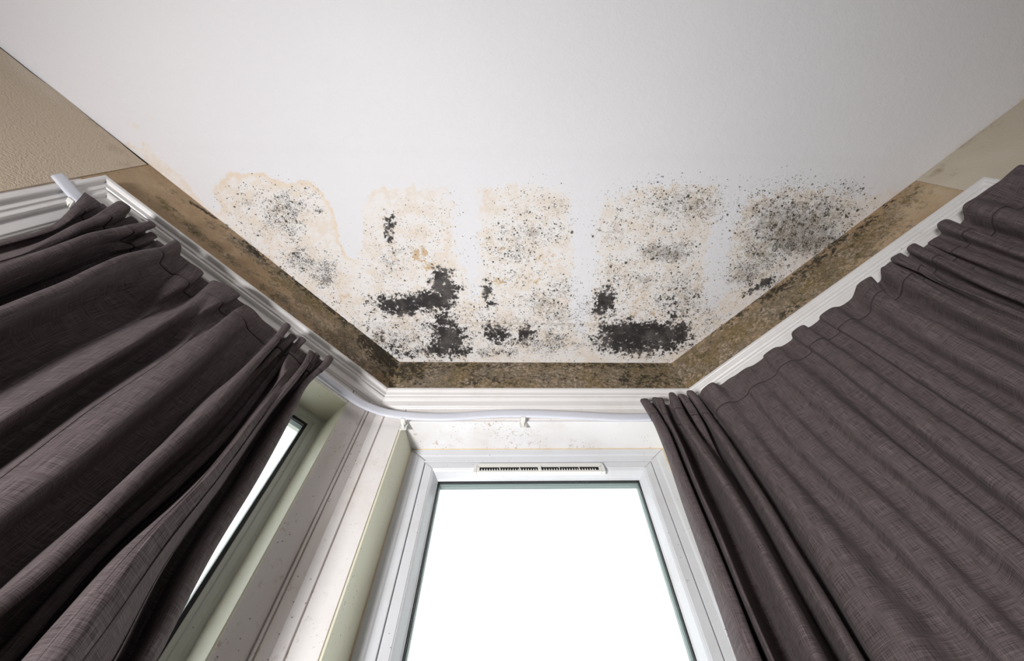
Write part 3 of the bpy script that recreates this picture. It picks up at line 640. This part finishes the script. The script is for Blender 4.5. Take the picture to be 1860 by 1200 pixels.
# ================================================================ CURTAINS
def curtain(name, ZT, cols, label):
    """cols: (top direction, [(u, v, facet, distance from wall)...]) - measured fold lines turned into real folds standing off the wall"""
    zs = np.concatenate([[ZT, ZT-.003], np.linspace(ZT-.012, ZT-.075, 7), np.linspace(ZT-.09, ZT-.30, 16), np.linspace(ZT-.33, .20, 22), np.linspace(.1, FLOOR+.03, 12)])
    grid = []
    for top, low in cols:
        T = at_z(top[0], top[1], ZT); pts = [T]+[at_plane(u, v, F, -d) for u, v, F, d in low]
        clean = [pts[0]]
        for p in pts[1:]:
            if p[2] < clean[-1][2]-.012: clean.append(p)
        Pc = catmull(clean, 8) if len(clean) > 2 else np.array(clean)
        o = np.argsort(-Pc[:, 2]); Pc = Pc[o]
        x = np.interp(-zs, -Pc[:, 2], Pc[:, 0]); y = np.interp(-zs, -Pc[:, 2], Pc[:, 1])
        grid.append(np.stack([x, y, zs], 1))
    G = np.array(grid)                                       # columns x levels x 3
    def off(X): return min(-((X-F.P)@F.N) for F in (BACK, LEFT, RIGHT))
    R_ = []; dd = [off(G[i, 3]) for i in range(len(G))]
    for i in range(len(G)):                                  # ridges and valleys are round tubes, not creases
        ext = 0 < i < len(G)-1 and (dd[i]-dd[i-1])*(dd[i]-dd[i+1]) > 0
        if not ext: R_.append(G[i]); continue
        Fw = min((BACK, LEFT, RIGHT), key=lambda F: abs((G[i, 3]-F.P)@F.N)); D3 = [-((G[q]-Fw.P)@Fw.N) for q in (i-1, i, i+1)]
        wt = np.clip((D3[1]-D3[0])*(D3[1]-D3[2])/1.2e-4, .06, 1); wt[:6] = 1; wt = np.convolve(np.pad(wt, 3, 'edge'), np.ones(7)/7, 'valid')
        for j in (i-1, i+1):
            Fn = min((BACK, LEFT, RIGHT), key=lambda F: abs((G[i, 3]-F.P)@F.N)); ln = np.abs((G[j]-G[i])@Fn.A)
            lo = np.interp(-zs, [-ZT, -ZT+.08, -ZT+.3], [.0075, .0065, .004]); wd = np.clip(.47*ln, lo, .015)
            R_.append(G[i]+np.outer(wd*wt*(1 if j > i else -1), Fn.A))
    G = np.array(R_)
    n = 5; fine = np.stack([catmull(G[:, j], n) for j in range(len(zs))], 1)
    # keep clear of the wall, trim and rail
    cl = np.interp(-zs, [-ZT, -ZT+.08, -ZT+.2], [.043, .043, .022])
    for F in (BACK, LEFT, RIGHT):
        d = -((fine-F.P)@F.N); dev = np.clip(cl[None, :]-d, 0, None)
        fine = fine - F.N[None, None, :]*dev[:, :, None]
    # slight drape waviness of cloth
    nc = fine.shape[0]
    mid = fine[:, len(zs)//3]; u = np.concatenate([[0], np.cumsum(np.linalg.norm(np.diff(mid, axis=0), axis=1))])
    t2 = fine[:, 12]; u2 = np.concatenate([[0], np.cumsum(np.linalg.norm(np.diff(t2, axis=0), axis=1))]); u = .5*(u+u2)
    e = empty(name, (mid[nc//2][0], mid[nc//2][1], FLOOR))
    nl = len(zs); hb = 8
    def piece(nm, l0, l1, mat, push=0.0, thick=.0016):
        sub = fine[:, l0:l1+1]; k_ = l1-l0+1
        V = sub.reshape(-1, 3); UV = np.array([(u[i], zs[l0+j]) for i in range(nc) for j in range(k_)])
        q = [(i*k_+j, i*k_+j+1, (i+1)*k_+j+1, (i+1)*k_+j) for i in range(nc-1) for j in range(k_-1)]
        o = build(nm, V, q, mat, e, True, uv=UV, recalc=False)
        s = o.modifiers.new('cloth_thickness', 'SOLIDIFY'); s.thickness = thick; s.offset = 0
        b = o.modifiers.new('smooth_cloth', 'SUBSURF'); b.levels = 1; b.render_levels = 1
        return o
    piece('heading_band', 0, hb, M_FAB, thick=.0030)
    piece('drop', hb, nl-1, M_FAB)
    # stitched seam under the heading and along the top hem
    V = []; Fc = []; k0 = 0
    for lev, r in ((hb, .0006),):
        L = fine[:, lev]; nn = len(L)
        for i in range(nn):
            t = L[min(i+1, nn-1)]-L[max(i-1, 0)]; t = t/(np.linalg.norm(t)+1e-9); s = np.cross(t, [0, 0, 1]); s /= (np.linalg.norm(s)+1e-9)
            for a in range(5): V.append(L[i]+(s*math.cos(a*1.2566)*.0019+np.array([0, 0, 1])*math.sin(a*1.2566)*r))
        Fc += [(i*5+a, i*5+(a+1) % 5, (i+1)*5+(a+1) % 5, (i+1)*5+a) for i in range(nn-1) for a in range(5)]
    build('stitching', V, Fc, M_STITCH, e, True)
    tag(e, label, 'curtain'); return e
def LC(top, *low): return (top, [(a, b, LEFT, c) for a, b, c in low])
def BC(top, *low): return (top, [(a, b, BACK, c) for a, b, c in low])
def RC(top, *low): return (top, [(a, b, RIGHT, c) for a, b, c in low])
left_cols = [
    LC((598, 655), (560, 695, .075), (527, 762, .060), (468, 871, .055), (385, 1008, .055), (285, 1200, .055)),
    LC((601, 648), (590, 664, .085), (553, 697, .090), (515, 762, .080), (450, 871, .075), (366, 1000, .075), (255, 1200, .080)),
    LC((583, 652), (545, 700, .050), (490, 762, .040), (410, 880, .035), (320, 1010, .035), (232, 1200, .035)),
    LC((577, 643), (548, 690, .060), (480, 770, .040), (400, 885, .040), (305, 1020, .040), (218, 1200, .045)),
    LC((568, 650), (540, 690, .055), (482, 765, .065), (400, 885, .075), (302, 1020, .085), (207, 1200, .095)),
    LC((567, 639), (556, 660, .090), (535, 687, .105), (490, 742, .115), (400, 865, .120), (305, 985, .125), (190, 1150, .130)),
    LC((558, 645), (535, 680, .090), (485, 730, .120), (390, 850, .135), (290, 955, .140), (150, 1125, .150)),
    LC((545, 634), (522, 672, .098), (465, 745, .120), (370, 865, .135), (260, 975, .140), (125, 1130, .145)),
    LC((532, 625), (515, 660, .095), (502, 695, .085), (440, 785, .110), (345, 890, .120), (222, 1000, .125), (82, 1152, .122)),
    LC((538, 627), (500, 685, .050), (422, 795, .045), (322, 900, .042), (195, 1012, .042), (52, 1182, .042)),
    LC((551, 615), (505, 668, .060), (412, 788, .065), (310, 888, .070), (182, 1008, .070), (45, 1165, .075)),
    LC((535, 622), (490, 668, .050), (395, 780, .048), (295, 870, .045), (165, 985, .045), (20, 1130, .045)),
    LC((534, 609), (490, 652, .070), (395, 765, .075), (290, 858, .080), (155, 970, .080), (0, 1115, .080)),
    LC((515, 612), (478, 650, .060), (400, 745, .095), (300, 840, .100), (180, 952, .100), (60, 1062, .100), (0, 1112, .100)),
    LC((523, 590), (500, 620, .095), (475, 648, .105), (400, 732, .120), (300, 828, .125), (190, 938, .125), (75, 1048, .125), (0, 1105, .125)),
    LC((502, 600), (465, 635, .060), (370, 722, .070), (260, 818, .070), (140, 918, .070), (0, 1030, .070)),
    LC((478, 582), (440, 605, .065), (355, 688, .070), (245, 782, .072), (120, 885, .075), (0, 975, .080)),
    LC((452, 557), (422, 582, .085), (350, 653, .108), (225, 758, .118), (95, 863, .118), (0, 935, .118)),
    LC((441, 550), (400, 572, .060), (305, 648, .088), (175, 735, .092), (60, 822, .095), (0, 868, .095)),
    LC((425, 527), (380, 555, .085), (275, 628, .060), (150, 705, .058), (0, 810, .058)),
    LC((388, 509), (345, 552, .090), (262, 610, .108), (150, 675, .110), (65, 725, .112), (0, 765, .112)),
    LC((374, 514), (330, 542, .045), (240, 588, .060), (120, 645, .060), (0, 712, .060)),
    LC((358, 486), (318, 520, .075), (232, 566, .045), (100, 618, .045), (0, 664, .045)),
    LC((336, 470), (290, 505, .065), (205, 532, .055), (100, 580, .055), (0, 622, .058)),
    LC((327, 462), (285, 480, .070), (225, 500, .080), (110, 548, .085), (0, 598, .085)),
    LC((322, 440), (290, 458, .095), (235, 473, .110), (187, 494, .118), (133, 522, .120), (80, 544, .120), (0, 578, .120)),
    LC((308, 455), (268, 470, .045), (213, 478, .042), (107, 522, .038), (0, 562, .035)),
    LC((292, 441), (255, 460, .060), (200, 474, .045), (100, 512, .040), (0, 552, .038)),
    LC((283, 438), (248, 456, .050), (195, 468, .048), (95, 506, .045), (0, 545, .045)),
    LC((280, 425), (238, 447, .065), (185, 460, .060), (90, 500, .068), (0, 537, .070)),
    LC((269, 424), (232, 436, .055), (178, 446, .085), (95, 480, .100), (0, 518, .105)),
    LC((277, 406), (235, 418, .095), (173, 428, .110), (133, 444, .118), (101, 457, .118), (0, 494, .120)),
    LC((257, 417), (205, 428, .045), (140, 442, .070), (101, 454, .080), (0, 491, .080)),
    LC((244, 397), (200, 415, .055), (148, 430, .060), (105, 446, .075), (0, 488, .080)),
    LC((236, 402), (190, 412, .060), (146, 422, .085), (107, 443, .095), (50, 466, .100), (0, 484, .100)),
    LC((228, 371), (190, 394, .095), (152, 408, .105), (107, 432, .100), (53, 458, .100), (0, 474, .100)),
    LC((211, 368), (172, 392, .090), (125, 418, .075), (60, 445, .075), (0, 463, .075)),
    LC((197, 377), (160, 394, .050), (112, 414, .050), (60, 434, .050), (0, 452, .052)),
    LC((175, 364), (140, 384, .070), (102, 412, .060), (56, 429, .060), (0, 444, .060)),
    LC((150, 354), (115, 393, .055), (88, 415, .052), (51, 425, .052), (0, 436, .052)),
]
right_cols = [
    BC((1163, 728), (1185, 765, .055), (1197, 792, .060), (1215, 840, .058), (1240, 917, .055), (1262, 980, .052), (1290, 1060, .050), (1334, 1190, .050)),
    BC((1170, 724), (1192, 760, .082), (1208, 792, .092), (1232, 855, .092), (1262, 930, .092), (1310, 1050, .092), (1362, 1190, .092)),
    BC((1181, 731), (1203, 765, .050), (1222, 812, .035), (1252, 882, .032), (1287, 968, .032), (1329, 1072, .032), (1383, 1195, .032)),
    BC((1190, 722), (1206, 757, .075), (1226, 812, .050), (1257, 882, .055), (1293, 967, .058), (1336, 1072, .060), (1392, 1195, .062)),
    BC((1203, 723), (1215, 758, .080), (1240, 812, .092), (1270, 885, .095), (1303, 957, .095), (1350, 1072, .095), (1404, 1195, .095)),
    BC((1212, 733), (1225, 748, .042), (1252, 800, .034), (1288, 882, .030), (1324, 958, .030), (1368, 1052, .030), (1425, 1185, .030)),
    BC((1220, 714), (1232, 745, .092), (1262, 795, .100), (1302, 858, .105), (1340, 920, .105), (1372, 978, .105), (1408, 1050, .105), (1480, 1192, .105)),
    BC((1227, 724), (1248, 752, .055), (1270, 790, .060), (1310, 850, .070), (1355, 920, .075), (1400, 1000, .075), (1500, 1190, .075)),
    BC((1236, 716), (1252, 740, .075), (1280, 790, .070), (1318, 848, .050), (1365, 920, .045), (1412, 1000, .040), (1508, 1190, .040)),
    BC((1246, 724), (1268, 752, .040), (1306, 820, .036), (1345, 890, .034), (1390, 975, .034), (1430, 1050, .034), (1516, 1195, .034)),
    RC((1252, 710), (1272, 740, .085), (1308, 792, .092), (1348, 855, .095), (1392, 925, .095), (1435, 1000, .095), (1490, 1090, .095), (1550, 1195, .095)),
    RC((1263, 722), (1290, 749, .042), (1335, 811, .034), (1378, 880, .030), (1432, 965, .030), (1500, 1085, .030), (1562, 1195, .030)),
    RC((1271, 716), (1300, 750, .060), (1347, 812, .058), (1392, 880, .060), (1448, 962, .062), (1518, 1080, .065), (1586, 1195, .065)),
    RC((1285, 700), (1320, 750, .072), (1375, 822, .075), (1432, 892, .080), (1502, 982, .082), (1655, 1190, .085)),
    RC((1315, 694), (1348, 722, .058), (1422, 818, .055), (1502, 905, .052), (1633, 1042, .050), (1765, 1190, .050)),
    RC((1345, 675), (1400, 735, .072), (1480, 820, .076), (1600, 932, .078), (1742, 1080, .080), (1842, 1190, .080)),
    RC((1377, 657), (1440, 725, .062), (1530, 810, .062), (1660, 920, .062), (1860, 1110, .062)),
    RC((1397, 638), (1470, 700, .078), (1580, 790, .085), (1700, 885, .090), (1860, 1012, .090)),
    RC((1430, 622), (1500, 672, .055), (1600, 758, .052), (1719, 860, .050), (1860, 975, .050)),
    RC((1448, 597), (1530, 655, .076), (1640, 735, .080), (1760, 822, .082), (1860, 895, .082)),
    RC((1478, 588), (1560, 638, .058), (1680, 722, .055), (1860, 842, .054)),
    RC((1500, 566), (1565, 606, .075), (1700, 690, .078), (1860, 792, .080)),
    RC((1537, 549), (1592, 588, .055), (1720, 665, .050), (1860, 745, .050)),
    RC((1553, 529), (1600, 562, .080), (1710, 630, .080), (1860, 712, .080)),
    RC((1566, 511), (1618, 547, .095), (1715, 600, .088), (1860, 682, .085)),
    RC((1583, 503), (1628, 548, .090), (1730, 600, .080), (1860, 668, .075)),
    RC((1594, 512), (1622, 542, .048), (1742, 600, .045), (1860, 652, .045)),
    RC((1600, 488), (1645, 514, .075), (1670, 526, .078), (1760, 572, .082), (1860, 620, .082)),
    RC((1613, 479), (1662, 507, .080), (1690, 524, .080), (1770, 562, .082), (1860, 605, .080)),
    RC((1620, 483), (1668, 503, .052), (1772, 556, .050), (1860, 594, .050)),
    RC((1623, 466), (1672, 494, .078), (1712, 516, .072), (1860, 578, .060)),
    RC((1636, 460), (1690, 492, .088), (1715, 512, .086), (1860, 568, .060)),
    RC((1646, 467), (1702, 496, .050), (1762, 522, .045), (1860, 556, .045)),
    RC((1654, 446), (1710, 474, .082), (1790, 516, .090), (1860, 545, .090)),
    RC((1670, 449), (1722, 472, .080), (1802, 505, .076), (1860, 528, .076)),
    RC((1680, 447), (1742, 474, .046), (1835, 515, .045), (1870, 526, .045)),
    RC((1692, 436), (1752, 462, .070), (1860, 500, .070)),
    RC((1704, 428), (1762, 448, .058), (1860, 482, .058)),
    RC((1708, 404), (1762, 425, .092), (1860, 462, .092)),
    RC((1727, 401), (1782, 423, .088), (1860, 452, .086)),
    RC((1740, 409), (1792, 422, .046), (1860, 444, .045)),
    RC((1752, 396), (1802, 405, .070), (1860, 424, .070)),
    RC((1755, 370), (1802, 382, .088), (1860, 400, .088)),
    RC((1785, 349), (1832, 362, .062), (1880, 378, .060)),
    RC((1818, 327), (1872, 345, .072), (1890, 352, .072)),
    RC((1847, 304), (1885, 318, .088), (1900, 325, .088)),
    RC((1868, 310), (1900, 318, .055), (1915, 325, .055)),
    RC((1885, 296), (1918, 300, .080), (1930, 306, .080)),
]
curtain('curtain', 1.000, left_cols, 'dark brown curtain over the left window, a slit of glass beside its edge')
curtain('curtain', 1.000, right_cols, 'dark brown curtain along the right wall, its tight pleats overlapping the uncovered window')

# ================================================================ REST OF THE ROOM AND OUTSIDE
def plain_box(name, x0, x1, y0, y1, z0, z1, mat):
    m = MB(); F = Facet((0, 0, 0), (1, 0, 0), (0, 1, 0)); m.box(F, x0, x1, z0, z1, y0, y1); return struct(m.build(name, mat))
plain_box('floor', -4, 4, -4, D+.1, FLOOR-.05, FLOOR, M_FLOOR)
plain_box('wall_rear', -3, 3, -3.3, -3.1, FLOOR, H+.05, M_WALL)
pl = LEFT.pt(3.3, 0); pr = RIGHT.pt(2.9, 0)
plain_box('wall_west', pl[0]-.2, pl[0], -3.3, pl[1]+.25, FLOOR, H+.05, M_WALL)
plain_box('wall_east', pr[0], pr[0]+.2, -3.3, pr[1]+.25, FLOOR, H+.05, M_WALL)
g = MB(); F0 = Facet((0, 0, 0), (1, 0, 0), (0, 1, 0)); g.box(F0, -40, 40, FLOOR-.5, FLOOR-.4, -40, 40); struct(g.build('ground', M_GROUND))
